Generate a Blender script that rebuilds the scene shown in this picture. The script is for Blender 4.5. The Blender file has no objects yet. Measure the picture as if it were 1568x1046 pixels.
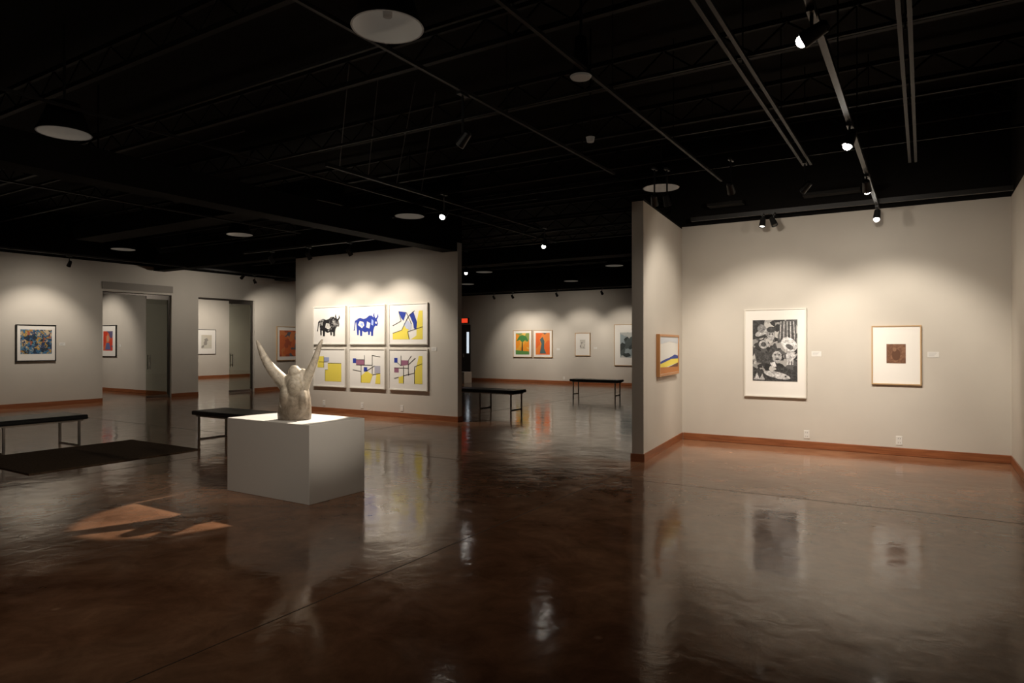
import bpy, bmesh, math, random
from mathutils import Vector, Matrix
random.seed(4)
scene = bpy.context.scene
try:
    scene.view_settings.view_transform = 'Standard'
except Exception:
    pass

# ------------------------------------------------------------------ materials
def nmat(name):
    m = bpy.data.materials.new(name); m.use_nodes = True
    nt = m.node_tree
    return m, nt, nt.nodes['Principled BSDF']

def mat(name, col, rough=0.6, metal=0.0, emit=0.0, spec=0.5, ecol=None):
    m, nt, b = nmat(name)
    b.inputs['Base Color'].default_value = (*col, 1)
    b.inputs['Roughness'].default_value = rough
    b.inputs['Metallic'].default_value = metal
    b.inputs['Specular IOR Level'].default_value = spec
    if emit:
        b.inputs['Emission Color'].default_value = (*(ecol or col), 1)
        b.inputs['Emission Strength'].default_value = emit
    return m

def ramp(nt, src, stops, interp='LINEAR'):
    r = nt.nodes.new('ShaderNodeValToRGB')
    r.color_ramp.interpolation = interp
    e = r.color_ramp.elements
    while len(e) < len(stops): e.new(0.5)
    for i, (p, c) in enumerate(stops):
        e[i].position = p
        e[i].color = (*c, 1) if len(c) == 3 else c
    nt.links.new(src, r.inputs[0])
    return r

def coords(nt, kind='Object', scale=(1, 1, 1)):
    tc = nt.nodes.new('ShaderNodeTexCoord'); mp = nt.nodes.new('ShaderNodeMapping')
    mp.inputs['Scale'].default_value = scale
    nt.links.new(tc.outputs[kind], mp.inputs[0])
    return mp.outputs[0]

def noise(nt, vec, scale, detail=4, rough=0.5, dist=0.0):
    n = nt.nodes.new('ShaderNodeTexNoise')
    n.inputs['Scale'].default_value = scale
    n.inputs['Detail'].default_value = detail
    n.inputs['Roughness'].default_value = rough
    n.inputs['Distortion'].default_value = dist
    nt.links.new(vec, n.inputs['Vector'])
    return n.outputs[0]

def bump(nt, b, h, strength, dist=0.01):
    bp = nt.nodes.new('ShaderNodeBump')
    bp.inputs['Strength'].default_value = strength
    bp.inputs['Distance'].default_value = dist
    nt.links.new(h, bp.inputs['Height']); nt.links.new(bp.outputs[0], b.inputs['Normal'])

# wall paint
M_WALL, nt, b = nmat('warm_grey_wall_paint')
v = coords(nt)
r = ramp(nt, noise(nt, v, 1.3, 3), [(0.3, (.575, .54, .48)), (0.7, (.615, .58, .515))])
nt.links.new(r.outputs[0], b.inputs['Base Color']); b.inputs['Roughness'].default_value = .75
b.inputs['Specular IOR Level'].default_value = .25
bump(nt, b, noise(nt, v, 90, 3), .08, .004)

# floor
M_FLOOR, nt, b = nmat('polished_stained_concrete')
v = coords(nt)
n1 = noise(nt, v, .6, 8, .65, .8); n2 = noise(nt, v, 3.4, 9, .68, .6)
r1 = ramp(nt, n1, [(0.30, (.155, .070, .036)), (.50, (.25, .124, .067)), (.70, (.36, .20, .117))])
r2 = ramp(nt, n2, [(0.32, (.62, .60, .58)), (.68, (1.25, 1.22, 1.2))])
mx = nt.nodes.new('ShaderNodeMix'); mx.data_type = 'RGBA'; mx.blend_type = 'MULTIPLY'
mx.inputs['Factor'].default_value = .9
nt.links.new(r1.outputs[0], mx.inputs['A']); nt.links.new(r2.outputs[0], mx.inputs['B'])
vo = nt.nodes.new('ShaderNodeTexVoronoi'); vo.inputs['Scale'].default_value = 2.4
nt.links.new(v, vo.inputs['Vector'])
sp = ramp(nt, vo.outputs['Distance'], [(0.0, (.55, .40, .3)), (.04, (.3, .2, .13)), (.065, (0, 0, 0))])
mx2 = nt.nodes.new('ShaderNodeMix'); mx2.data_type = 'RGBA'; mx2.blend_type = 'ADD'
mx2.inputs['Factor'].default_value = .3
nt.links.new(mx.outputs['Result'], mx2.inputs['A']); nt.links.new(sp.outputs[0], mx2.inputs['B'])
nt.links.new(mx2.outputs['Result'], b.inputs['Base Color'])
rr = ramp(nt, n2, [(0.3, (.07,)*3), (.7, (.165,)*3)])
nt.links.new(rr.outputs[0], b.inputs['Roughness'])
b.inputs['IOR'].default_value = 1.37
b.inputs['Specular Tint'].default_value = (1, .80, .62, 1)
ma = nt.nodes.new('ShaderNodeMath'); ma.operation = 'MULTIPLY_ADD'; ma.inputs[1].default_value = .34
nt.links.new(noise(nt, v, 7, 3, .5, .6), ma.inputs[0]); nt.links.new(noise(nt, v, 1.8, 2, .5, .3), ma.inputs[2])
bump(nt, b, ma.outputs[0], .26, .02)

# wood
M_WOOD, nt, b = nmat('cherry_wood_trim')
v = coords(nt, 'Object', (1, 1, 14))
r = ramp(nt, noise(nt, v, 2.5, 6, .6, .4), [(.3, (.20, .065, .025)), (.7, (.36, .13, .05))])
nt.links.new(r.outputs[0], b.inputs['Base Color']); b.inputs['Roughness'].default_value = .4

M_BLACK = mat('black_ceiling_paint', (.0065, .0056, .0048), .85, spec=.1)
M_PIPE = mat('black_painted_conduit', (.0085, .0075, .0065), .6, spec=.15)
M_RAIL = mat('dark_unistrut', (.013, .0118, .0105), .5, spec=.25)
M_TRACK = mat('track_aluminium_dark', (.022, .021, .0195), .45, .1)
M_HOUS = mat('spotlight_housing_black', (.012, .012, .012), .4)
M_SILV = mat('brushed_steel', (.55, .54, .52), .28, 1)
M_DSTEEL = mat('dark_bronze_frame', (.10, .09, .08), .4, .6)
M_DISH = mat('downlight_reflector', (.42, .39, .34), .5, emit=.05, ecol=(1, .9, .76))  # slight emission stands in for ambient light on the unlit dish
M_RIM = mat('downlight_rim', (.34, .31, .27), .5, emit=.02, ecol=(1, .9, .76))
M_LENS = mat('lamp_lens', (1, .97, .9), .3, emit=35, ecol=(1, .95, .86))
M_LENS_DIM = mat('lamp_lens_dim', (1, .97, .9), .3, emit=1.5, ecol=(1, .95, .86))
M_LENS_OFF = mat('lamp_lens_off', (.05, .05, .05), .2)
M_PED = mat('pedestal_white_paint', (.60, .575, .53), .55)
M_WHITE = mat('white_plastic', (.75, .74, .70), .4)
M_SLOT = mat('outlet_slots', (.1, .1, .1), .5)
M_TEXT = mat('label_text', (.4, .4, .4), .6)
M_LEATH = mat('black_leather', (.012, .012, .012), .35)
M_RUG, nt, b = nmat('brown_woven_rug')
v = coords(nt)
r = ramp(nt, noise(nt, v, 60, 3), [(.3, (.07, .045, .028)), (.7, (.13, .09, .058))])
nt.links.new(r.outputs[0], b.inputs['Base Color']); b.inputs['Roughness'].default_value = .95
b.inputs['Specular IOR Level'].default_value = .1
bump(nt, b, noise(nt, v, 120, 2), .5, .01)
M_MATB = mat('mat_board', (.84, .82, .77), .7)
M_FWHITE = mat('frame_white', (.74, .71, .64), .45)
M_FWOOD = mat('frame_maple', (.50, .33, .17), .4)
M_FGOLD = mat('frame_orange_oak', (.48, .22, .075), .4)
M_FBLACK = mat('frame_black', (.015, .015, .015), .35)
M_EXIT = mat('exit_sign_red', (.9, .06, .02), .5, emit=.9)
M_DAY = mat('window_daylight', (.8, .9, 1), .5, emit=.8)
M_DOOR = mat('door_dark', (.04, .035, .03), .5)
M_CABLE = mat('suspension_cable', (.10, .09, .08), .4, .5)
# glass
M_GLASS = bpy.data.materials.new('door_glass'); M_GLASS.use_nodes = True
nt = M_GLASS.node_tree; nt.nodes.clear()
o = nt.nodes.new('ShaderNodeOutputMaterial'); t = nt.nodes.new('ShaderNodeBsdfTransparent')
t.inputs[0].default_value = (.80, .82, .78, 1)
g = nt.nodes.new('ShaderNodeBsdfGlossy'); g.inputs['Roughness'].default_value = .02
mxs = nt.nodes.new('ShaderNodeMixShader'); mxs.inputs[0].default_value = .10
nt.links.new(t.outputs[0], mxs.inputs[1]); nt.links.new(g.outputs[0], mxs.inputs[2]); nt.links.new(mxs.outputs[0], o.inputs[0])

_c = {}
def ink(r, g, b):
    k = (r, g, b)
    if k not in _c: _c[k] = mat('ink_%02d' % len(_c), k, .6, spec=.3)
    return _c[k]

def art_noise(name, stops, scale, detail=4, dist=1.0, interp='CONSTANT', vor=False):
    m, nt, b = nmat(name); v = coords(nt)
    if vor:
        vo = nt.nodes.new('ShaderNodeTexVoronoi'); vo.inputs['Scale'].default_value = scale
        va = nt.nodes.new('ShaderNodeVectorMath'); va.operation = 'ADD'
        sc = nt.nodes.new('ShaderNodeVectorMath'); sc.operation = 'SCALE'; sc.inputs['Scale'].default_value = .2 * dist
        nn = nt.nodes.new('ShaderNodeTexNoise'); nn.inputs['Scale'].default_value = scale * .7
        nt.links.new(v, nn.inputs['Vector']); nt.links.new(nn.outputs['Color'], sc.inputs[0])
        nt.links.new(v, va.inputs[0]); nt.links.new(sc.outputs[0], va.inputs[1]); nt.links.new(va.outputs[0], vo.inputs['Vector'])
        sep = nt.nodes.new('ShaderNodeSeparateColor'); nt.links.new(vo.outputs['Color'], sep.inputs[0])
        src = sep.outputs[0]
    else:
        src = noise(nt, v, scale, detail, .6, dist)
    r = ramp(nt, src, stops, interp)
    nt.links.new(r.outputs[0], b.inputs['Base Color']); b.inputs['Roughness'].default_value = .5
    return m

# ------------------------------------------------------------------ mesh helpers
def link(o, parent=None):
    scene.collection.objects.link(o)
    if parent is not None: o.parent = parent
    return o

def empty(name, loc=(0, 0, 0), rz=0.0):
    e = bpy.data.objects.new(name, None); e.empty_display_size = .1
    e.location = loc; e.rotation_euler = (0, 0, rz)
    return link(e)

class MB:
    def __init__(s): s.v = []; s.f = []; s.m = []; s.mats = []
    def mi(s, m):
        if m not in s.mats: s.mats.append(m)
        return s.mats.index(m)
    def box(s, x0, x1, y0, y1, z0, z1, m):
        i = len(s.v); k = s.mi(m)
        s.v += [(x0,y0,z0),(x1,y0,z0),(x1,y1,z0),(x0,y1,z0),(x0,y0,z1),(x1,y0,z1),(x1,y1,z1),(x0,y1,z1)]
        for f in [(0,3,2,1),(4,5,6,7),(0,1,5,4),(1,2,6,5),(2,3,7,6),(3,0,4,7)]:
            s.f.append(tuple(i + a for a in f)); s.m.append(k)
        return s
    def prism(s, pts, z0, z1, m):
        i = len(s.v); n = len(pts); k = s.mi(m)
        s.v += [(p[0], p[1], z0) for p in pts] + [(p[0], p[1], z1) for p in pts]
        s.f.append(tuple(i + a for a in range(n - 1, -1, -1))); s.m.append(k)
        s.f.append(tuple(i + n + a for a in range(n))); s.m.append(k)
        for a in range(n):
            c = (a + 1) % n
            s.f.append((i+a, i+c, i+n+c, i+n+a)); s.m.append(k)
        return s
    def tube(s, rings, m, seg=16, cap0=True, cap1=True):
        """rings: list of (center Vector, u Vector, v Vector)"""
        i = len(s.v); k = s.mi(m)
        for c, u, w in rings:
            for a in range(seg):
                t = 2 * math.pi * a / seg
                p = c + u * math.cos(t) + w * math.sin(t)
                s.v.append(tuple(p))
        for r_ in range(len(rings) - 1):
            for a in range(seg):
                c2 = (a + 1) % seg
                s.f.append((i+r_*seg+a, i+r_*seg+c2, i+(r_+1)*seg+c2, i+(r_+1)*seg+a)); s.m.append(k)
        if cap0: s.f.append(tuple(i + a for a in range(seg - 1, -1, -1))); s.m.append(k)
        if cap1: s.f.append(tuple(i + (len(rings)-1)*seg + a for a in range(seg))); s.m.append(k)
        return s
    def cyl(s, p0, p1, r0, m, r1=None, seg=12, caps=True):
        p0 = Vector(p0); p1 = Vector(p1); r1 = r0 if r1 is None else r1
        d = (p1 - p0).normalized(); u = d.orthogonal().normalized(); w = d.cross(u)
        return s.tube([(p0, u*r0, w*r0), (p1, u*r1, w*r1)], m, seg, caps, caps)
    def build(s, name, parent=None, bevel=0, smooth=False, loc=None, rot=None):
        me = bpy.data.meshes.new(name); me.from_pydata(s.v, [], s.f)
        for m in s.mats: me.materials.append(m)
        for p, k in zip(me.polygons, s.m): p.material_index = k; p.use_smooth = smooth
        me.validate(); me.update()
        o = bpy.data.objects.new(name, me); link(o, parent)
        if loc: o.location = loc
        if rot: o.rotation_euler = rot
        if bevel:
            bv = o.modifiers.new('bevel', 'BEVEL'); bv.width = bevel; bv.segments = 2; bv.limit_method = 'ANGLE'
        return o

# ------------------------------------------------------------------ room shell (metres; camera at x=0,y=0)
CZ = 4.7
def wall_x(name, x0, x1, y, th, top, base=None):      # wall running along X, front face at y, thickness th (+ = away)
    b_ = MB().box(x0, x1, min(y, y+th), max(y, y+th), 0, top, M_WALL)
    b_.box(x0, x1, min(y, y+th), max(y, y+th), top, CZ, M_BLACK)
    return b_.build(name)
def wall_y(name, x, th, y0, y1, top):
    b_ = MB().box(min(x, x+th), max(x, x+th), y0, y1, 0, top, M_WALL)
    b_.box(min(x, x+th), max(x, x+th), y0, y1, top, CZ, M_BLACK)
    return b_.build(name)
def bb_box(name, x0, x1, y0, y1, h=.105):
    return MB().box(x0, x1, y0, y1, 0, h, M_WOOD).build(name, bevel=.006)

MB().box(-27.5, 1.3, -3.3, 23, -.1, 0, M_FLOOR).build('floor')
MB().box(-27.5, 1.3, -3.3, 23, CZ, CZ + .1, M_BLACK).build('ceiling')

wall_x('wall_back_right', -3.42, .94, 10.37, .16, 3.35)
wall_y('wall_right', .94, .16, -3, 10.53, 3.35)
wall_x('wall_partition_center', -12.18, -7.60, 10.30, .13, 3.45)
wall_x('wall_far', -18.2, -3.4, 22.5, .2, 3.5)
wall_y('wall_inner_right', -3.42, .16, 10.53, 22.5, 3.5)
wall_x('wall_rear', -18.2, 1.1, -3, -.2, 3.5)

# angled partition wall
A = Vector((-3.02, 8.05)); B = Vector((-3.25, 10.37)); dr = (B - A).normalized(); nl = Vector((-dr.y, dr.x))
P = [A, B, B + nl*.15, A + nl*.15]
MB().prism(P, 0, 3.32, M_WALL).prism(P, 3.32, 3.35, M_BLACK).build('wall_partition_right')
nr = -nl
bp = [A - dr*.014 + nr*.014, B - dr*.016 + nr*.014, B - dr*.016 , A]
MB().prism(bp, 0, .105, M_WOOD).build('baseboard_partition_right_face')
bp = [A - dr*.014 + nr*.014, A , A + nl*.15, A + nl*.164 - dr*.014]
MB().prism(bp, 0, .105, M_WOOD).build('baseboard_partition_right_end')

# left wall with two openings
X = -18.0; T = .22
LW = MB()
for (y0, y1) in [(-3.2, 9.02), (10.87, 11.68), (13.60, 22.5)]:
    LW.box(X-T, X, y0, y1, 0, 3.62, M_WALL)
LW.box(X-T, X, 9.02, 10.87, 2.87, 3.62, M_WALL).box(X-T, X, 11.68, 13.60, 2.87, 3.62, M_WALL)
LW.box(X-T, X, -3.2, 22.5, 3.62, CZ, M_BLACK)
LW.build('wall_left')
# west side rooms
wall_x('wall_west_room_divider', -27, X-T, 11.28, .3, 3.6)
wall_y('wall_west_room_back', -27, -.2, 4.8, 20.7, 3.6)
wall_x('wall_west_room_north', -27, X-T, 20.5, .2, 3.6)
wall_x('wall_west_room_south', -27, X-T, 5.0, -.2, 3.6)

# baseboards
bb_box('baseboard_back_right', -3.23, .94, 10.355, 10.37)
bb_box('baseboard_right', .925, .94, -3, 10.355)
MB().box(-12.195, -7.585, 10.285, 10.30, 0, .105, M_WOOD).box(-7.60, -7.585, 10.30, 10.43, 0, .105, M_WOOD).box(-12.195, -12.18, 10.30, 10.43, 0, .105, M_WOOD).box(-12.195, -7.585, 10.43, 10.445, 0, .105, M_WOOD).build('baseboard_partition_center')
bb_box('baseboard_far', -15.9, -3.43, 22.485, 22.5)
MB().box(X, X+.015, -3, 9.02, 0, .105, M_WOOD).box(X, X+.015, 10.87, 11.68, 0, .105, M_WOOD).box(X, X+.015, 13.6, 22.48, 0, .105, M_WOOD).build('baseboard_left')
bb_box('baseboard_west_divider', -26.98, X-T, 11.265, 11.28)
bb_box('baseboard_west_back', -27, -26.985, 11.6, 20.5)
bb_box('baseboard_west_north', -26.98, X-T, 20.485, 20.5)
bb_box('baseboard_west_divider_back', -26.98, X-T, 11.58, 11.595)

# door frames + glass leaves
def glass_door(yl, yr, y0, y1, hy):
    e = empty('glass_door', (X - T/2, y0, 0))
    f = MB()
    f.box(-.03, .03, 0, .04, 0, 2.87, M_DSTEEL).box(-.03, .03, y1-y0-.04, y1-y0, 0, 2.87, M_DSTEEL)
    f.box(-.03, .03, .04, y1-y0-.04, 2.82, 2.87, M_DSTEEL)
    f.build('frame', e)
    a, c = yl - y0, yr - y0
    MB().box(-.006, .006, a, c, .08, 2.74, M_GLASS).build('glass_leaf', e)
    MB().box(-.02, .02, a, c, .005, .08, M_SILV).box(-.02, .02, a, c, 2.74, 2.82, M_DSTEEL).build('rails', e)
    h = MB(); hh = hy - y0
    for sx in (-.055, .055):
        h.cyl((sx, hh, .80), (sx, hh, 1.20), .013, M_SILV)
        h.cyl((0, hh, .86), (sx, hh, .86), .01, M_SILV).cyl((0, hh, 1.14), (sx, hh, 1.14), .01, M_SILV)
    h.build('pull_handle', e)
glass_door(10.21, 10.83, 9.02, 10.87, 10.29)
glass_door(12.78, 13.56, 11.68, 13.60, 12.86)
MB().box(X, X+.02, 9.0, 10.9, 2.93, 3.12, mat('header_panel', (.26, .235, .20), .6)).build('trim_1')

# far door, exit sign
e = empty('exit_door', (-16.45, 22.5, 0))
MB().box(-.6, .52, -.06, -.005, 0, 2.3, M_DOOR).build('leaf', e, bevel=.01)
MB().box(.36, .47, -.07, -.06, 1.12, 2.0, M_DAY).build('vision_panel', e)
MB().box(.20, .26, -.12, -.06, .95, 1.1, M_SILV).build('handle', e)
e = empty('exit_sign', (-16.2, 22.44, 2.47))
MB().box(-.17, .17, -.05, .05, -.09, .09, M_EXIT).build('sign_face', e)
MB().box(-.19, .19, -.03, .059, -.11, .11, M_FBLACK).build('sign_housing', e)

# floor control joints
M_J = mat('joint_sealant', (.05, .03, .018), .5)
MB().box(-18, .92, 6.96, 6.966, .0, .0012, M_J).box(-18, .92, 1.2, 1.206, 0, .0012, M_J).box(-3.006, -3.0, -3, 8.0, 0, .0012, M_J).box(-8.2, -8.194, -3, 22, 0, .0012, M_J).build('floor_joint_strips')

# ------------------------------------------------------------------ ceiling structure
J = MB()
y = -2.6
while y < 22.3:
    J.box(-26.9, .9, y, y+.06, 4.28, 4.33, M_PIPE)
    J.box(-26.9, .9, y+.01, y+.05, 4.55, 4.60, M_PIPE)
    xx = -17.6
    while xx < .6:
        J.cyl((xx, y+.03, 4.33), (xx+.3, y+.03, 4.56), .01, M_BLACK, seg=5)
        J.cyl((xx+.3, y+.03, 4.56), (xx+.6, y+.03, 4.33), .01, M_BLACK, seg=5)
        xx += .6
    y += 1.55
J.build('ceiling_joists')
D = MB()
D.box(-7.95, -7.60, 2.0, 10.28, 3.28, 3.62, M_BLACK)
D.build('ceiling_beam_center')
MB().box(-3.0, .93, 10.0, 10.06, 3.36, 3.42, M_TRACK).build('lighting_track_back_right')
MB().box(-15.5, -8.0, 7.2, 7.75, 3.75, 4.1, M_BLACK).box(-17.8, -3.6, 14.2, 14.7, 3.55, 3.95, M_BLACK).build('ventilation_duct')
MB().box(-17.9, -12.3, 10.3, 10.6, 3.5, 3.95, M_BLACK).build('ceiling_beam_left')
G = MB()
G.box(-2.7, -2.2, 9.8, 9.98, 3.52, 3.56, M_PIPE).box(-1.4, -.7, 9.8, 9.98, 3.52, 3.56, M_PIPE)
G.build('air_grilles')

def strut(name, pts, w=.035, m=M_RAIL):
    b_ = MB()
    for (x0, y0, x1, y1, z) in pts:
        if abs(x0-x1) < .001: b_.box(x0-w/2, x0+w/2, y0, y1, z-w/2, z+w/2, m)
        else: b_.box(x0, x1, y0-w/2, y0+w/2, z-w/2, z+w/2, m)
    return b_.build(name)
strut('ceiling_conduits', [(-1.20,0,-1.20,8.5,3.62),(-1.12,0,-1.12,8.5,3.62),(-.13,0,-.13,9.0,3.62),(-.07,0,-.07,9.0,3.62),
     (-2.22,.5,-2.22,8.75,3.62),(-3.27,.5,-3.27,7.7,3.62),(-6.9,0,-6.9,13,3.75),(-10.5,1,-10.5,9,3.7)], .028)
strut('ceiling_crossbars', [(-8,3.6,-.0,3.6,3.68),(-8,5.2,.9,5.2,3.68),(-6,6.8,.9,6.8,3.68),(-6,8.3,.9,8.3,3.68),(-13,4.4,-6,4.4,3.72),(-15,8.8,-5,8.8,3.72),(-16,12,-4,12,3.7),(-16,16.5,-4,16.5,3.7)], .026, M_PIPE)
H = MB()
for yy in (1.5, 3.6, 5.2, 6.8, 8.3):
    for xx in (-1.16, -.1, -2.22, -3.27, -.51):
        if xx in (-3.27,) and yy > 7.5: continue
        H.cyl((xx, yy, 3.62 if xx != -.51 else 3.345), (xx, yy, 4.7), .006, M_PIPE, seg=6)
H.build('ceiling_hanger_rods')
strut('lighting_track_right', [(-.51, .6, -.51, 10.1, 3.32)], .04, M_TRACK)
strut('lighting_track_center', [(-5.65, 5.2, -5.65, 10.0, 3.5)], .04, M_PIPE)
W = MB()
for (p, q) in [((-5.65, 6.36, 3.525), (-5.27, 6.27, 4.7)), ((-5.65, 6.85, 3.525), (-5.26, 6.65, 4.7)), ((-5.65, 5.86, 3.525), (-5.4, 5.76, 4.6)), ((-5.65, 5.4, 3.525), (-5.4, 5.3, 4.6))]:
    W.cyl(p, q, .005, M_CABLE, seg=6)
W.build('suspension_cables')
strut('lighting_track_partition', [(-12.2, 8.95, -8.0, 8.95, 3.42)], .04, M_TRACK)
strut('lighting_track_left', [(-16.4, 1, -16.4, 16, 3.52)], .04, M_TRACK)
strut('lighting_track_far', [(-17, 20.4, -4, 20.4, 3.4)], .04, M_TRACK)

# downlights
def downlight(x, y, z=3.6, r=.24, small=False):
    e = empty('ceiling_speaker' if small else 'ceiling_downlight', (x, y, z))
    V = Vector; U = V((1,0,0)); Wv = V((0,1,0))
    h = MB()
    h.tube([(V((0,0,.0)), U*r, Wv*r), (V((0,0,.012)), U*(r+.005), Wv*(r+.005)), (V((0,0,.05)), U*(r-.02), Wv*(r-.02)), (V((0,0,.30)), U*(r*.55), Wv*(r*.55))], M_BLACK, 40, False, True)
    h.build('housing', e, smooth=True)
    d = MB()
    if small:
        d.tube([(V((0,0,-.002)), U*r, Wv*r), (V((0,0,-.015)), U*(r*.9), Wv*(r*.9))], M_RIM, 32)
        d.build('grille', e)
    else:
        d.tube([(V((0,0,-.001)), U*r, Wv*r), (V((0,0,-.001)), U*(r-.012), Wv*(r-.012))], M_RIM, 40, False, False)
        d.tube([(V((0,0,-.001)), U*(r-.012), Wv*(r-.012)), (V((0,0,.05)), U*(r*.85), Wv*(r*.85)), (V((0,0,.11)), U*(r*.62), Wv*(r*.62)), (V((0,0,.14)), U*(r*.3), Wv*(r*.3))], M_DISH, 40, False, True)
        d.tube([(V((0,0,.139)), U*.035, Wv*.035), (V((0,0,.07)), U*.03, Wv*.03)], M_RIM, 16)
        d.build('reflector', e, smooth=True)
    MB().cyl((0,0,.29), (0,0,CZ - z), .012, M_PIPE).build('stem', e)
DL = [(-3.02, 3.31), (-7.28, 3.28), (-3.0, 8.66), (-7.18, 8.40), (-11.17, 8.10), (-10.9, 16.07), (-7.05, 16.6), (-15.1, 8.0), (-13.6, 19.0), (-10.0, 19.9)]
for x, y in DL: downlight(x, y)
for x, y in [(-2.28, 4.71), (-8.67, 4.29)]: downlight(x, y, r=.085, small=True)
e = empty('smoke_detector', (-2.87, 6.15, 3.55))
MB().tube([(Vector((0,0,0)), Vector((.035,0,0)), Vector((0,.035,0))), (Vector((0,0,.05)), Vector((.045,0,0)), Vector((0,.045,0)))], M_RIM, 20).cyl((0,0,.05),(0,0,1.15),.008,M_PIPE).build('body', e)

# ------------------------------------------------------------------ track spotlights
LC = (1.0, .885, .755)
def spotlight(pos, target, energy, size=75, blend=.75, lens=None, ztrack=3.4, rad=.05, col=LC, spill=0, ssize=150):
    pos = Vector(pos); target = Vector(target)
    e = empty('track_spotlight', pos)
    d = (target - pos).normalized()
    u = d.orthogonal().normalized(); w = d.cross(u)
    h = MB()
    R = lambda k: (u*k, w*k)
    h.tube([(d*-.09, *R(.022)), (d*-.075, *R(.036)), (d*.0, *R(.042)), (d*.05, *R(.046)), (d*.052, *R(.042)), (d*.04, *R(.036))], M_HOUS, 20, True, False)
    h.build('housing', e, smooth=False)
    s = MB(); top = ztrack - pos.z - .0215
    s.cyl((0, 0, .03), (0, 0, top), .010, M_HOUS).box(-.02, .02, -.06, .06, top-.025, top, M_HOUS)
    s.build('stem_and_adapter', e)
    ln = MB()
    if lens:
        ln.tube([(d*.045, *R(.033)), (d*.066, *R(.031)), (d*.078, *R(.022)), (d*.083, *R(.008))], lens, 20, True, True)
    else:
        ln.tube([(d*.042, *R(.036)), (d*.046, *R(.03)), (d*.05, *R(.01))], M_LENS_DIM if (energy or spill) else M_LENS_OFF, 20, True, True)
    ln.build('lens', e, smooth=True)
    def lamp(en, sz, bl, rd):
        L = bpy.data.lights.new('spot_lamp', 'SPOT'); L.energy = en; L.color = col
        L.spot_size = math.radians(sz); L.spot_blend = bl; L.shadow_soft_size = rd
        lo = bpy.data.objects.new('lamp', L); link(lo, e)
        lo.location = d*.155
        lo.rotation_euler = d.to_track_quat('-Z', 'Y').to_euler()
    if energy: lamp(energy, size, blend, rad)
    if spill: lamp(spill, ssize, 1.0, .06)  # extra wide lamp added to the head as ambient fill
    return e

# right gallery bay
spotlight((-1.85, 7.7, 3.25), (-1.85, 10.37, .9), 235, 70, .6, ztrack=3.62, spill=75)
spotlight((-.51, 8.0, 3.17), (-.38, 10.37, .95), 215, 70, .6, M_LENS, 3.32, spill=60)
spotlight((-.51, 6.08, 3.17), (-1.6, 5.4, 0), 20, 100, .9, M_LENS, 3.32)
spotlight((-1.16, 8.3, 3.3), (-3.12, 9.15, 1.5), 110, 74, .65, ztrack=3.62)  # added fixture to light the partition face and leave its end dark
spotlight((-.51, 3.9, 3.17), (-5.3, 4.5, 1.15), 300, 26, .6, M_LENS, 3.32)
spotlight((-.51, 9.85, 3.17), (-.75, 8.7, 0), 55, 84, 1, M_LENS, 3.32)
spotlight((-1.95, 9.95, 3.22), (-2.1, 8.9, 0), 45, 84, 1, ztrack=3.38)
spotlight((-1.80, 9.95, 3.22), (-.4, 9.0, 0), 0, ztrack=3.38)
spotlight((-2.72, 7.62, 3.2), (-3.1, 9.4, 1.6), 0, ztrack=3.62)
spotlight((-2.60, 7.72, 3.2), (-2.2, 9.0, 0), 0, ztrack=3.62)
# sculpture
spotlight((-5.35, 6.95, 3.2), (-5.52, 4.58, .75), 1300, 20, .15, M_LENS, 3.5, rad=.03)
spotlight((-3.27, 4.5, 3.2), (-5.3, 4.5, 1.2), 60, 32, .6, ztrack=3.62)
spotlight((-3.3, .9, 3.2), (-5.5, 4.4, .5), 90, 50, 1, ztrack=3.62, spill=60)  # added off-view fixture: fill on the pedestal, ambient wash on the floor
spotlight((-5.45, 9.85, 3.2), (-5.8, 8.8, 0), 12, 90, .6, M_LENS, 3.5)
# partition with six prints
for x in (-11.3, -10.2, -9.1):
    spotlight((x, 8.95, 3.2), (x + .15, 10.3, 1.45), 125, 88, .7, ztrack=3.42, spill=24)
# left wall
spotlight((-16.4, 7.5, 3.3), (-18, 7.5, 1.4), 105, 84, .7, ztrack=3.52, spill=38)
spotlight((-16.4, 4.0, 3.3), (-18, 4.0, 1.5), 110, 90, .9, ztrack=3.52)
spotlight((-15.6, 11.4, 3.3), (-18, 11.2, 1.6), 0, ztrack=4.4, spill=75)  # added fixture, wide fill only, brightens the wall between the openings
spotlight((-16.4, 12.4, 3.3), (-18, 14.9, 1.4), 150, 80, .8, M_LENS, ztrack=3.52)
# far gallery
for x in (-13.4, -12.6, -10.8, -9.1):
    spotlight((x, 20.4, 3.2), (x, 22.5, 1.35), 120, 74, .7, ztrack=3.4, spill=34 if x in (-13.4, -10.8) else 0)
spotlight((-9.05, 12.6, 3.2), (-8.8, 11.6, 0), 15, 90, .6, M_LENS, 3.7)
# west rooms
spotlight((-22, 9.2, 3.2), (-22, 11.28, 1.5), 120, 84, .7, ztrack=4.2)
spotlight((-20.6, 7.6, 3.2), (-20.2, 11.28, 1.0), 0, ztrack=4.2, spill=80, ssize=100)  # added fixture, fill only, lifts the dim divider wall
spotlight((-24.2, 17.2, 3.2), (-27, 17.6, 1.5), 150, 90, .8, ztrack=4.2, spill=140)
spotlight((-22.5, 17.5, 3.2), (-23, 20.5, 1.5), 180, 100, .9, ztrack=4.2)

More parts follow.
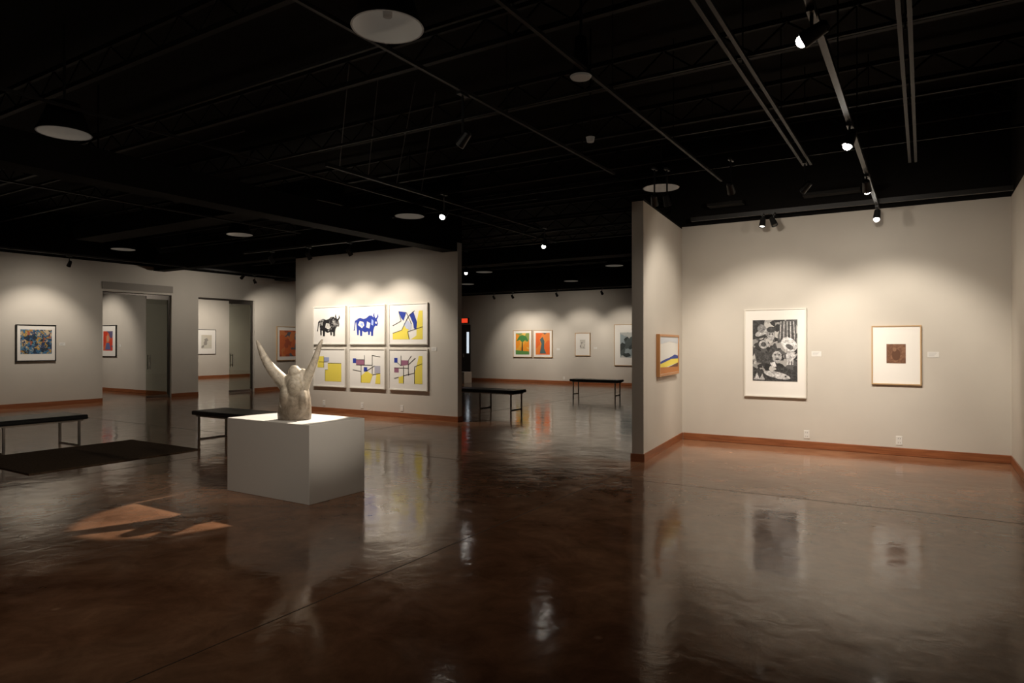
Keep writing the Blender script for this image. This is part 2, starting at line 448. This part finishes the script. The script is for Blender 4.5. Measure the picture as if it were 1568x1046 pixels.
# ------------------------------------------------------------------ artworks
def poly(parent, name, pts, m, w, h, y, ox=0, oz=0):
    """flat inked shape; pts in 0..1 of picture w*h, local x right z up, facing -y"""
    me = bpy.data.meshes.new(name); bm = bmesh.new()
    vs = [bm.verts.new((ox - w/2 + p[0]*w, y, oz - h/2 + p[1]*h)) for p in pts]
    f = bm.faces.new(vs); bm.normal_update()
    if f.normal.y > 0: f.normal_flip()
    bmesh.ops.triangulate(bm, faces=[f], ngon_method='EAR_CLIP')
    bm.to_mesh(me); bm.free(); me.materials.append(m)
    return link(bpy.data.objects.new(name, me), parent)

def line_pts(p, q, t, asp=1.0):
    dx, dy = q[0]-p[0], (q[1]-p[1]); L = math.hypot(dx, dy) or 1
    nx, ny = -dy/L*t/2, dx/L*t/2
    return [(p[0]+nx, p[1]+ny), (q[0]+nx, q[1]+ny), (q[0]-nx, q[1]-ny), (p[0]-nx, p[1]-ny)]
def ell(cx, cy, rx, ry, n=20, rot=0):
    return [(cx + rx*math.cos(t)*math.cos(rot) - ry*math.sin(t)*math.sin(rot), cy + rx*math.cos(t)*math.sin(rot) + ry*math.sin(t)*math.cos(rot)) for t in [2*math.pi*i/n for i in range(n)]]

def framed(name, loc, rz, w, h, fm, fw=.025, depth=.04, matm=M_MATB, pic=None, picrect=None):
    e = empty(name, loc, rz)
    f = MB(); d0 = -.002 - depth
    f.box(-w/2, w/2, d0, -.002, h/2-fw, h/2, fm).box(-w/2, w/2, d0, -.002, -h/2, -h/2+fw, fm)
    f.box(-w/2, -w/2+fw, d0, -.002, -h/2+fw, h/2-fw, fm).box(w/2-fw, w/2, d0, -.002, -h/2+fw, h/2-fw, fm)
    f.build('frame', e)
    MB().box(-w/2+fw, w/2-fw, d0+.012, -.004, -h/2+fw, h/2-fw, matm).build('mat_board', e)
    ys = d0 + .0105
    if pic is not None:
        px, pz, pw, ph = picrect
        MB().box(px-pw/2, px+pw/2, ys, d0+.012, pz-ph/2, pz+ph/2, pic).build('print', e)
    return e, ys - .001

BLU = (.025, .05, .33); YEL = (.86, .72, .11); BK = (.012, .012, .014); PUR = (.33, .14, .22); CR = (.82, .80, .75); GRY = (.42, .42, .5)

# six bull prints
cols = [(-11.065, 1.0), (-9.945, 1.03), (-8.82, 1.02)]
rows = [(1.905, .83), (.985, .84)]
def bullprint(ci, ri):
    x, w = cols[ci]; z, h = rows[ri]
    e, y = framed('framed_bull_print', (x, 10.30, z), 0, w, h, M_FWHITE, .022, .04)
    return e, y, w, h
bull = [(.06,.40),(.04,.60),(.10,.76),(.22,.80),(.36,.75),(.48,.78),(.60,.88),(.72,.88),(.80,.80),(.86,.80),(.94,.70),(.985,.54),(.95,.44),(.88,.46),(.82,.38),(.785,.24),(.775,.03),(.69,.03),(.69,.20),(.645,.22),(.63,.07),(.565,.07),(.555,.22),(.42,.18),(.31,.25),(.30,.03),(.215,.03),(.205,.25),(.165,.30),(.15,.07),(.085,.07)]
horn1 = [(.80,.79),(.775,.90),(.83,1.02),(.825,.92),(.86,.79)]
horn2 = [(.885,.76),(.95,.83),(.965,.98),(1.01,.83),(.93,.70)]
M_BULL = art_noise('bull_black_hatching', [(0, BK), (.56, (.55,.54,.52)), (.59, BK), (.70, CR), (.73, BK)], 9, 3, 1.5)
W_, H_ = .66, .50
def bull_fig(e, y, m, mm):
    poly(e, 'bull', bull, m, W_, H_, y)
    poly(e, 'horn', horn1, mm, W_, H_, y); poly(e, 'horn', horn2, mm, W_, H_, y)
    poly(e, 'tail', [(.06,.74),(-.02,.66),(-.05,.34),(-.075,.26),(-.03,.26),(-.02,.34),(.02,.60),(.07,.66)], mm, W_, H_, y)
e, y, w, h = bullprint(0, 0); bull_fig(e, y, M_BULL, ink(*BK))
poly(e, 'belly', [(.32,.42),(.46,.34),(.58,.40),(.52,.58),(.36,.60)], ink(*CR), W_, H_, y-.001)
for i in range(5): poly(e, 'rib_line', line_pts((.36+.045*i,.40),(.39+.04*i,.58),.014), ink(*BK), W_, H_, y-.002)
poly(e, 'shoulder_light', ell(.73,.62,.025,.10), ink(.5,.5,.48), W_, H_, y-.001)
poly(e, 'hip_light', ell(.17,.58,.03,.08), ink(.5,.5,.48), W_, H_, y-.001)
poly(e, 'eye', ell(.91,.64,.012,.016,10), ink(*CR), W_, H_, y-.001)
e, y, w, h = bullprint(1, 0); bull_fig(e, y, ink(*BLU), ink(*BLU))
poly(e, 'patch', [(.12,.5),(.30,.36),(.40,.48),(.36,.62),(.20,.66)], ink(*CR), W_, H_, y-.001)
poly(e, 'patch', [(.48,.40),(.62,.34),(.66,.56),(.52,.64)], ink(*CR), W_, H_, y-.001)
poly(e, 'hatch', [(.22,.5),(.34,.44),(.36,.56),(.26,.58)], ink(.35,.45,.8), W_, H_, y-.002)
poly(e, 'hatch', [(.70,.5),(.78,.46),(.80,.66),(.72,.74)], ink(.35,.45,.8), W_, H_, y-.002)
poly(e, 'patch', [(.86,.62),(.93,.62),(.94,.54),(.88,.54)], ink(*CR), W_, H_, y-.002)
def lines(e, y, w, h, L, t=.022):
    for p, q in L: poly(e, 'line', line_pts(p, q, t), ink(*BK), w, h, y)
PW, PH = .80, .62
e, y, w, h = bullprint(2, 0)
poly(e, 'field_yellow', [(.0,.0),(.55,.0),(.5,.25),(.62,.5),(.5,.62),(.3,.3),(.0,.2)], ink(*YEL), PW, PH, y)
poly(e, 'field_yellow', [(.60,.0),(.98,.0),(.98,.92),(.86,.92),(.8,.6),(.78,.12)], ink(*YEL), PW, PH, y)
poly(e, 'blue_shape', [(.2,.92),(.45,.88),(.36,.6),(.28,.7)], ink(*BLU), PW, PH, y-.001)
poly(e, 'blue_shape', [(.55,.8),(.68,.9),(.8,.55),(.78,.32),(.7,.35),(.68,.5)], ink(*BLU), PW, PH, y-.001)
poly(e, 'pale_shape', [(.36,.5),(.5,.62),(.62,.5),(.6,.3),(.45,.35)], ink(.55,.6,.75), PW, PH, y-.001)
lines(e, y-.002, PW, PH, [((.0,.2),(.3,.3)),((.3,.3),(.52,.75)),((.52,.75),(.72,.92)),((.2,.92),(.28,.6)),((.28,.6),(.0,.45)),((.5,.25),(.98,.4)),((.45,.88),(.62,.5)),((.55,0),(.5,.25))], .018)
# lower row
e, y, w, h = bullprint(0, 1)
poly(e, 'field_yellow', [(.35,.02),(.97,.02),(.97,.66),(.45,.66),(.45,.42),(.35,.42)], ink(*YEL), PW, PH, y)
poly(e, 'field_yellow', [(.05,.5),(.3,.5),(.3,.9),(.05,.9)], ink(*YEL), PW, PH, y)
poly(e, 'blue_dots', [(.3,.72),(.5,.72),(.5,.86),(.3,.86)], ink(.35,.4,.62), PW, PH, y)
lines(e, y-.002, PW, PH, [((.45,.66),(.97,.66)),((.3,.5),(.3,.9)),((.35,.02),(.35,.42)),((.1,.7),(.45,.7)),((.35,.42),(.45,.42))], .012)
e, y, w, h = bullprint(1, 1)
poly(e, 'yellow_block', [(.3,.02),(.62,.02),(.72,.3),(.5,.42),(.3,.25)], ink(*YEL), PW, PH, y)
poly(e, 'yellow_block', [(.8,.0),(.98,.0),(.98,.35),(.85,.35)], ink(*YEL), PW, PH, y)
poly(e, 'purple_block', [(.12,.62),(.42,.62),(.42,.8),(.12,.8)], ink(*PUR), PW, PH, y)
poly(e, 'blue_block', [(.0,.68),(.12,.68),(.12,.84),(0,.84)], ink(*BLU), PW, PH, y)
poly(e, 'grey_block', [(.78,.35),(.98,.35),(.98,.6),(.78,.6)], ink(*GRY), PW, PH, y)
poly(e, 'blue_block', [(.4,.4),(.52,.4),(.52,.55),(.4,.55)], ink(*BLU), PW, PH, y-.001)
lines(e, y-.002, PW, PH, [((.42,.62),(.42,.95)),((.12,.62),(.7,.62)),((.7,.3),(.7,.95)),((.7,.95),(.98,.9)),((.3,.02),(.3,.62)),((.72,.3),(.98,.35)),((.5,.42),(.78,.6)),((.0,.45),(.3,.4)),((.12,.8),(.42,.8))], .016)
e, y, w, h = bullprint(2, 1)
poly(e, 'yellow_block', [(.72,.05),(.97,.05),(.97,.95),(.86,.95),(.78,.6),(.72,.4)], ink(*YEL), PW, PH, y)
poly(e, 'blue_block', [(.05,.72),(.16,.72),(.16,.88),(.05,.88)], ink(*BLU), PW, PH, y)
poly(e, 'purple_block', [(.28,.62),(.52,.66),(.52,.8),(.28,.8)], ink(*PUR), PW, PH, y)
poly(e, 'yellow_block', [(.2,.05),(.36,.05),(.36,.3),(.2,.25)], ink(*YEL), PW, PH, y)
poly(e, 'purple_block', [(.05,.4),(.2,.4),(.2,.55),(.05,.55)], ink(*PUR), PW, PH, y)
lines(e, y-.002, PW, PH, [((.16,.72),(.28,.62)),((.28,.62),(.28,.95)),((.52,.66),(.75,.88)),((.52,.3),(.52,.8)),((.36,.05),(.36,.62)),((.05,.55),(.52,.55)),((.36,.3),(.72,.4)),((.72,.05),(.72,.6)),((.72,.6),(.97,.7)),((.52,.8),(.62,.95)),((.2,.25),(.05,.2))], .016)

# right bay: large black & white collage print
M_COLL = art_noise('bw_collage', [(0, (.02,.02,.02)), (.2, (.30,.30,.29)), (.36, (.10,.10,.10)), (.52, (.55,.54,.52)), (.68, (.04,.04,.04)), (.82, (.38,.37,.36))], 11, vor=True, dist=1.2)
M_MOT = {}
def mottled(v_):
    if v_ not in M_MOT:
        M_MOT[v_] = art_noise('photo_grain_%02d' % int(v_*100), [(.30, (v_*.35,)*3), (.5, (v_,)*3), (.68, (min(1, v_*1.5 + .03),)*3)], 26, 3, 1.0, 'LINEAR')
    return M_MOT[v_]
e, y = framed('framed_black_and_white_print', (-1.857, 10.37, 1.37), 0, .86, 1.30, M_FWHITE, .018, .045, pic=M_COLL, picrect=(0, .035, .62, .90))
PW, PH, oz = .62, .90, .035
def cp(n, pts, v, k=0): poly(e, n, pts, mottled(v), PW, PH, y - .0008*k, 0, oz)
cp('sky_dark', [(0,.68),(0,1),(.28,1),(.22,.82),(.34,.72)], .03)
cp('hat_brim', ell(.22,.80,.17,.05,20,.3), .5, 1); cp('hat_crown', ell(.2,.86,.09,.07), .22, 2)
cp('face', ell(.42,.76,.09,.1), .35, 1); cp('hair', ell(.42,.84,.1,.05), .05, 2); cp('eye', ell(.45,.77,.02,.012), .02, 3); cp('eye', ell(.39,.77,.02,.012), .02, 3); cp('nose', ell(.42,.74,.012,.025), .6, 3)
cp('drape', [(.56,.62),(.62,.98),(.98,.98),(.98,.55),(.8,.66)], .08, 1)
for i in range(5): cp('drape_stripe', line_pts((.64+.07*i,.97),(.62+.08*i,.68),.018), .55, 2)
cp('white_hat', ell(.82,.60,.18,.11,20,-.3), .68, 3)
cp('shade', ell(.83,.56,.09,.04,16,-.3), .12, 4)
cp('disc', ell(.25,.60,.11,.07), .45, 2); cp('disc_inner', ell(.25,.60,.06,.04), .08, 3)
cp('jacket', [(.0,.55),(.3,.45),(.52,.62),(.6,.45),(.45,.28),(.1,.3)], .06, 1)
cp('face', ell(.55,.40,.11,.09), .42, 3); cp('mouth', ell(.56,.36,.05,.012), .03, 4); cp('eye', ell(.51,.43,.02,.012), .03, 4); cp('eye', ell(.6,.43,.02,.012), .03, 4); cp('nose', ell(.555,.40,.014,.022), .7, 4)
cp('collar', [(.4,.3),(.5,.32),(.54,.24),(.45,.22)], .7, 4)
cp('shadow', [(.0,.0),(1,.0),(1,.16),(.7,.24),(.3,.12),(.0,.24)], .045, 1)
cp('fish', ell(.55,.10,.30,.055,22,-.15), .5, 3); cp('fish_eye', ell(.74,.08,.02,.014), .02, 4)
cp('fringe', [(.02,.02),(.1,.14),(.16,.03),(.22,.12),(.28,.02)], .5, 4)
cp('hand', [(.75,.44),(.9,.5),(.97,.4),(.86,.32),(.76,.36)], .5, 3)
for i in range(3): cp('finger', line_pts((.80+.05*i,.37),(.78+.06*i,.27),.03), .55, 4)
# small etching
M_ETCH = art_noise('brown_etching', [(0, (.07,.03,.015)), (.45, (.16,.07,.035)), (.6, (.26,.13,.07)), (.75, (.10,.05,.03))], 12, 5, 1.5, 'LINEAR')
e, y = framed('framed_small_etching', (-.313, 10.37, 1.35), 0, .585, .80, M_FWOOD, .016, .035, pic=M_ETCH, picrect=(0, .02, .225, .26))
poly(e, 'figure', ell(.5,.45,.22,.3), ink(.12,.055,.03), .225, .26, y, 0, .02)
poly(e, 'figure_head', ell(.42,.72,.1,.11), ink(.26,.14,.08), .225, .26, y-.001, 0, .02)
# labels
def label(loc, rz=0, w=.13, h=.075):
    e = empty('wall_label', loc, rz); MB().box(-w/2, w/2, -.005, -.0005, -h/2, h/2, M_WHITE).build('card', e)
    for i in range(3): MB().box(-w*.38, w*(.3-.1*i), -.0058, -.005, h*(.24-.22*i)-.002, h*(.24-.22*i)+.002, M_TEXT).build('text_line', e)
label((-1.30, 10.37, 1.36)); label((.11, 10.37, 1.36)); label((-8.17, 10.30, 1.40)); label((-11.85, 22.5, 1.3))
label((-18, 8.08, 1.5), math.radians(90)); label((-21.45, 11.28, 1.45)); label((-10.3, 22.5, 1.35))
# outlets
def outlet(loc, rz=0):
    e = empty('wall_outlet', loc, rz)
    MB().box(-.038, .038, -.007, -.0005, -.06, .06, M_WHITE).build('plate', e, bevel=.003)
    for z in (-.028, .028):
        MB().box(-.014, -.010, -.0075, -.007, z-.010, z+.010, M_SLOT).box(.010, .014, -.0075, -.007, z-.010, z+.010, M_SLOT).build('slots', e)
for l in [(-1.43, 10.37, .20), (-.28, 10.37, .20), (-11.25, 10.30, .2), (-9.0, 10.30, .2), (-10.1, 10.30, .2), (-11.6, 22.5, .2)]: outlet(l)

# landscape on right partition
rz = math.atan2(dr.y, dr.x); pc = A + dr*1.26
e, y = framed('framed_landscape_print', (pc.x, pc.y, 1.345), rz, 1.22, .58, M_FGOLD, .03, .05, pic=ink(.76,.76,.72), picrect=(0, 0, 1.15, .51))
PW, PH = 1.15, .51
poly(e, 'orange_band', [(0,.0),(1,.0),(1,.14),(0,.18)], ink(.50,.20,.06), PW, PH, y)
poly(e, 'yellow_field', [(0,.18),(.35,.17),(1,.26),(1,.38),(.6,.38),(0,.26)], ink(*YEL), PW, PH, y)
poly(e, 'blue_hill', [(0,.26),(.6,.38),(1,.38),(1,.46),(.8,.50),(.5,.42),(.25,.38),(0,.32)], ink(.03,.06,.30), PW, PH, y-.001)
poly(e, 'brown_shadow', [(.45,.16),(1,.14),(1,.26)], ink(.16,.07,.04), PW, PH, y-.001)
poly(e, 'sky', [(0,.98),(1,.98),(1,.82),(.5,.88),(0,.8)], ink(.60,.64,.68), PW, PH, y-.001)

# far wall pictures
def colorart(name, loc, rz, w, h, fm, stops, scale, pw, ph, mats=M_MATB, vor=True, dz=0, fw=.02):
    m = art_noise(name + '_paint', stops, scale, vor=vor, dist=1.3)
    return framed(name, loc, rz, w, h, fm, fw, .04, mats, m, (0, dz, pw, ph))
e, y = colorart('framed_palm_print', (-13.42, 22.5, 1.51), 0, .86, 1.06, M_FWOOD, [(0, (.80,.28,.02)), (.5, (.75,.40,.05)), (.75, (.25,.32,.08)), (.9, (.78,.5,.1))], 5, .62, .84)
poly(e, 'trunk', [(.42,.06),(.54,.06),(.52,.6),(.46,.6)], ink(.03,.05,.02), .62, .84, y); poly(e, 'crown', [(.05,.62),(.25,.85),(.5,.92),(.78,.84),(.95,.60),(.7,.68),(.5,.56),(.3,.68)], ink(.06,.22,.06), .62, .84, y-.001)
poly(e, 'grass', [(0,0),(1,0),(1,.14),(0,.2)], ink(.10,.26,.07), .62, .84, y-.001)
e, y = colorart('framed_red_figure_print', (-12.51, 22.5, 1.51), 0, .84, 1.06, M_FWOOD, [(0, (.78,.14,.02)), (.6, (.80,.24,.04)), (.85, (.15,.08,.06))], 4, .62, .84)
poly(e, 'figure', [(.3,.05),(.42,.5),(.3,.7),(.5,.82),(.62,.62),(.6,.3),(.75,.05)], ink(.08,.14,.14), .62, .84, y)
colorart('framed_drawing', (-10.81, 22.5, 1.49), 0, .62, .86, M_FWOOD, [(0, (.7,.68,.62)), (.6, (.3,.28,.25)), (.75, (.62,.6,.55))], 9, .22, .34)
e, y = colorart('framed_photo_collage', (-9.0, 22.5, 1.465), 0, 1.08, 1.49, M_FWOOD, [(0, (.04,.05,.05)), (.35, (.3,.36,.38)), (.6, (.08,.1,.1)), (.8, (.5,.52,.5))], 5, .62, .90)
# left wall pictures
R90 = math.radians(90)
e, y = colorart('framed_abstract_painting', (-18, 7.505, 1.525), R90, .84, .87, M_FBLACK, [(0, (.02,.05,.12)), (.22, (.45,.28,.06)), (.36, (.05,.16,.30)), (.5, (.55,.45,.3)), (.62, (.02,.03,.04)), (.78, (.10,.24,.34)), (.92, (.4,.1,.04))], 18, .66, .58, fw=.022, dz=.03)
e, y = colorart('framed_orange_print', (-18, 14.87, 1.52), R90, .88, 1.12, M_FWOOD, [(0, (.62,.15,.05)), (.5, (.42,.10,.05)), (.7, (.65,.22,.08)), (.88, (.12,.12,.15))], 6, .66, .86)
e, y = colorart('framed_red_portrait', (-22.12, 11.28, 1.6), 0, .96, 1.0, M_FBLACK, [(0, (.62,.06,.03)), (.5, (.68,.15,.06)), (.75, (.12,.1,.2))], 5, .56, .62)
poly(e, 'head', ell(.5,.62,.13,.18), ink(.55,.3,.2), .56, .62, y); poly(e, 'torso', [(.2,.05),(.35,.4),(.65,.4),(.8,.05)], ink(.12,.14,.3), .56, .62, y)
e, y = colorart('framed_sketch', (-27, 17.9, 1.6), R90, .9, 1.1, M_FBLACK, [(0, (.6,.58,.5)), (.6, (.3,.28,.25)), (.75, (.6,.55,.45))], 6, .5, .6)
e, y = colorart('framed_sketch', (-24.2, 20.5, 1.6), 0, .9, 1.1, M_FBLACK, [(0, (.6,.58,.5)), (.6, (.3,.28,.25)), (.75, (.6,.55,.45))], 6, .5, .6)

# ------------------------------------------------------------------ pedestal + sculpture
e = empty('sculpture_pedestal', (-5.47, 4.63, 0))
MB().box(-.61, .61, -.36, .36, .0, .745, M_PED).build('body', e, bevel=.004)

M_STONE, nt, b = nmat('carved_marble')
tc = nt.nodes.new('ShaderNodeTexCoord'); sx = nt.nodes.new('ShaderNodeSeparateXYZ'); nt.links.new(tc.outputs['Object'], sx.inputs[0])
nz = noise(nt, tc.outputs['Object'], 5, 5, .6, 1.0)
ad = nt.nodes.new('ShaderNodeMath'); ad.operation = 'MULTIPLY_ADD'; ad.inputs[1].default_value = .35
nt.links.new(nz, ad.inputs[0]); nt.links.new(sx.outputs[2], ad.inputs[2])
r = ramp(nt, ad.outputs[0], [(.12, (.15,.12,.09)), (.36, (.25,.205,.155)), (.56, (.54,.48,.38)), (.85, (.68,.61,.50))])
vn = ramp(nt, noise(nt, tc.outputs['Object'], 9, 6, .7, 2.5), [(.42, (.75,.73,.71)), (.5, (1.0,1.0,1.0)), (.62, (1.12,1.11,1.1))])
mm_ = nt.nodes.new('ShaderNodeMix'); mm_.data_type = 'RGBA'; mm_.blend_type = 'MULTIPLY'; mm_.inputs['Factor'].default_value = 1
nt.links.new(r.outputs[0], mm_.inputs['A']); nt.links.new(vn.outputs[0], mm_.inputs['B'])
nt.links.new(mm_.outputs['Result'], b.inputs['Base Color']); b.inputs['Roughness'].default_value = .38
bump(nt, b, noise(nt, tc.outputs['Object'], 22, 4), .15, .01)

e = empty('marble_sculpture', (-5.36, 4.52, .7462), math.radians(31.75))
S = MB(); V = Vector
def er(x, y, z, rx, ry, tilt=0.0):
    u = V((math.cos(tilt), 0, math.sin(tilt))) * rx
    return (V((x, y, z)), u, V((0, ry, 0)))
# torso
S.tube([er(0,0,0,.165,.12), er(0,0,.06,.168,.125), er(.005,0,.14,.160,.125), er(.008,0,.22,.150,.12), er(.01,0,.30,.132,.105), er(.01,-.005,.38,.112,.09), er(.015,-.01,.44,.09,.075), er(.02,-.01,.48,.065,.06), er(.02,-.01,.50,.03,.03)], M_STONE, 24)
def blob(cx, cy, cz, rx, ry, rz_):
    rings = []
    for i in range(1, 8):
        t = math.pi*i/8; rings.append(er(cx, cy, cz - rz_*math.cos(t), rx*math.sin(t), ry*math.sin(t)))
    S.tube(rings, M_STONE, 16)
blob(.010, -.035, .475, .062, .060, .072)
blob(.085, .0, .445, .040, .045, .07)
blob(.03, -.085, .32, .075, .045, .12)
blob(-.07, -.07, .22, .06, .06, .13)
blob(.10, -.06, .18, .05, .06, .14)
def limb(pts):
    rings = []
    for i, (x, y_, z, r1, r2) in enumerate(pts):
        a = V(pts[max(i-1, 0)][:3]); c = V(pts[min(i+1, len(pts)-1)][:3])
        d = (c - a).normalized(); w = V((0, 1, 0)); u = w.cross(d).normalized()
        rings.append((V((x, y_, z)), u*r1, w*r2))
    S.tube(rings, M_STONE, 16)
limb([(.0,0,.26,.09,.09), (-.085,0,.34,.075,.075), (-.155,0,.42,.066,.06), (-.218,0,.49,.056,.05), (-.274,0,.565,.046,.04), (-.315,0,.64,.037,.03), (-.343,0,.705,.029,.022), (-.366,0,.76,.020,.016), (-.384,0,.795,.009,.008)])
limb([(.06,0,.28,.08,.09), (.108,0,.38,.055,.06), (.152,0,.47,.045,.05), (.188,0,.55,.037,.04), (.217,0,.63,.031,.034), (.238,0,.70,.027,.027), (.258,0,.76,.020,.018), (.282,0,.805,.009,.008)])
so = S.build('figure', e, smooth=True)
rm = so.modifiers.new('remesh', 'REMESH'); rm.mode = 'VOXEL'; rm.voxel_size = .008; rm.use_smooth_shade = True
sm = so.modifiers.new('smooth', 'SMOOTH'); sm.factor = .6; sm.iterations = 4

# ------------------------------------------------------------------ benches
def bench(loc, L, Wd, rz):
    e = empty('gallery_bench', loc, rz)
    MB().box(-L/2, L/2, -Wd/2, Wd/2, .385, .455, M_LEATH).build('seat_cushion', e, bevel=.02)
    f = MB().box(-L/2+.05, L/2-.05, -Wd/2+.05, Wd/2-.05, .36, .385, M_SILV)
    for x in (-L/2+.10, 0, L/2-.10) if L > 1.7 else (-L/2+.10, L/2-.10):
        for y in (-Wd/2+.07, Wd/2-.07):
            f.box(x-.014, x+.014, y-.014, y+.014, 0, .36, M_SILV)
        f.box(x-.014, x+.014, -Wd/2+.084, Wd/2-.084, .0, .02, M_SILV)
    f.build('steel_legs', e)
bench((-10.92, 4.05, 0), 2.1, .72, R90)
bench((-8.95, 6.55, 0), 1.7, .62, 0)
bench((-8.75, 12.95, 0), 1.9, .6, 0)
bench((-8.28, 18.15, 0), 1.55, .5, 0)
MB().box(-10.5, -8.72, 3.57, 5.7, 0.001, .012, M_RUG).build('area_rug', bevel=.003)
e = empty('low_display_plinth', (-15.3, 21.0, 0)); MB().box(-.3, .3, -.25, .25, 0, .42, M_PED).build('body', e, bevel=.004)

# ------------------------------------------------------------------ world + camera
w = bpy.data.worlds.new('world'); scene.world = w; w.use_nodes = True
w.node_tree.nodes['Background'].inputs[0].default_value = (.0, .0, .0, 1)

cam = bpy.data.cameras.new('camera'); co = bpy.data.objects.new('camera', cam); link(co)
cam.sensor_width = 36; cam.lens = 23.37; cam.clip_end = 100
co.location = (0, 0, 1.5)
co.rotation_euler = (math.radians(90.22), 0, math.radians(31.75))
scene.camera = co
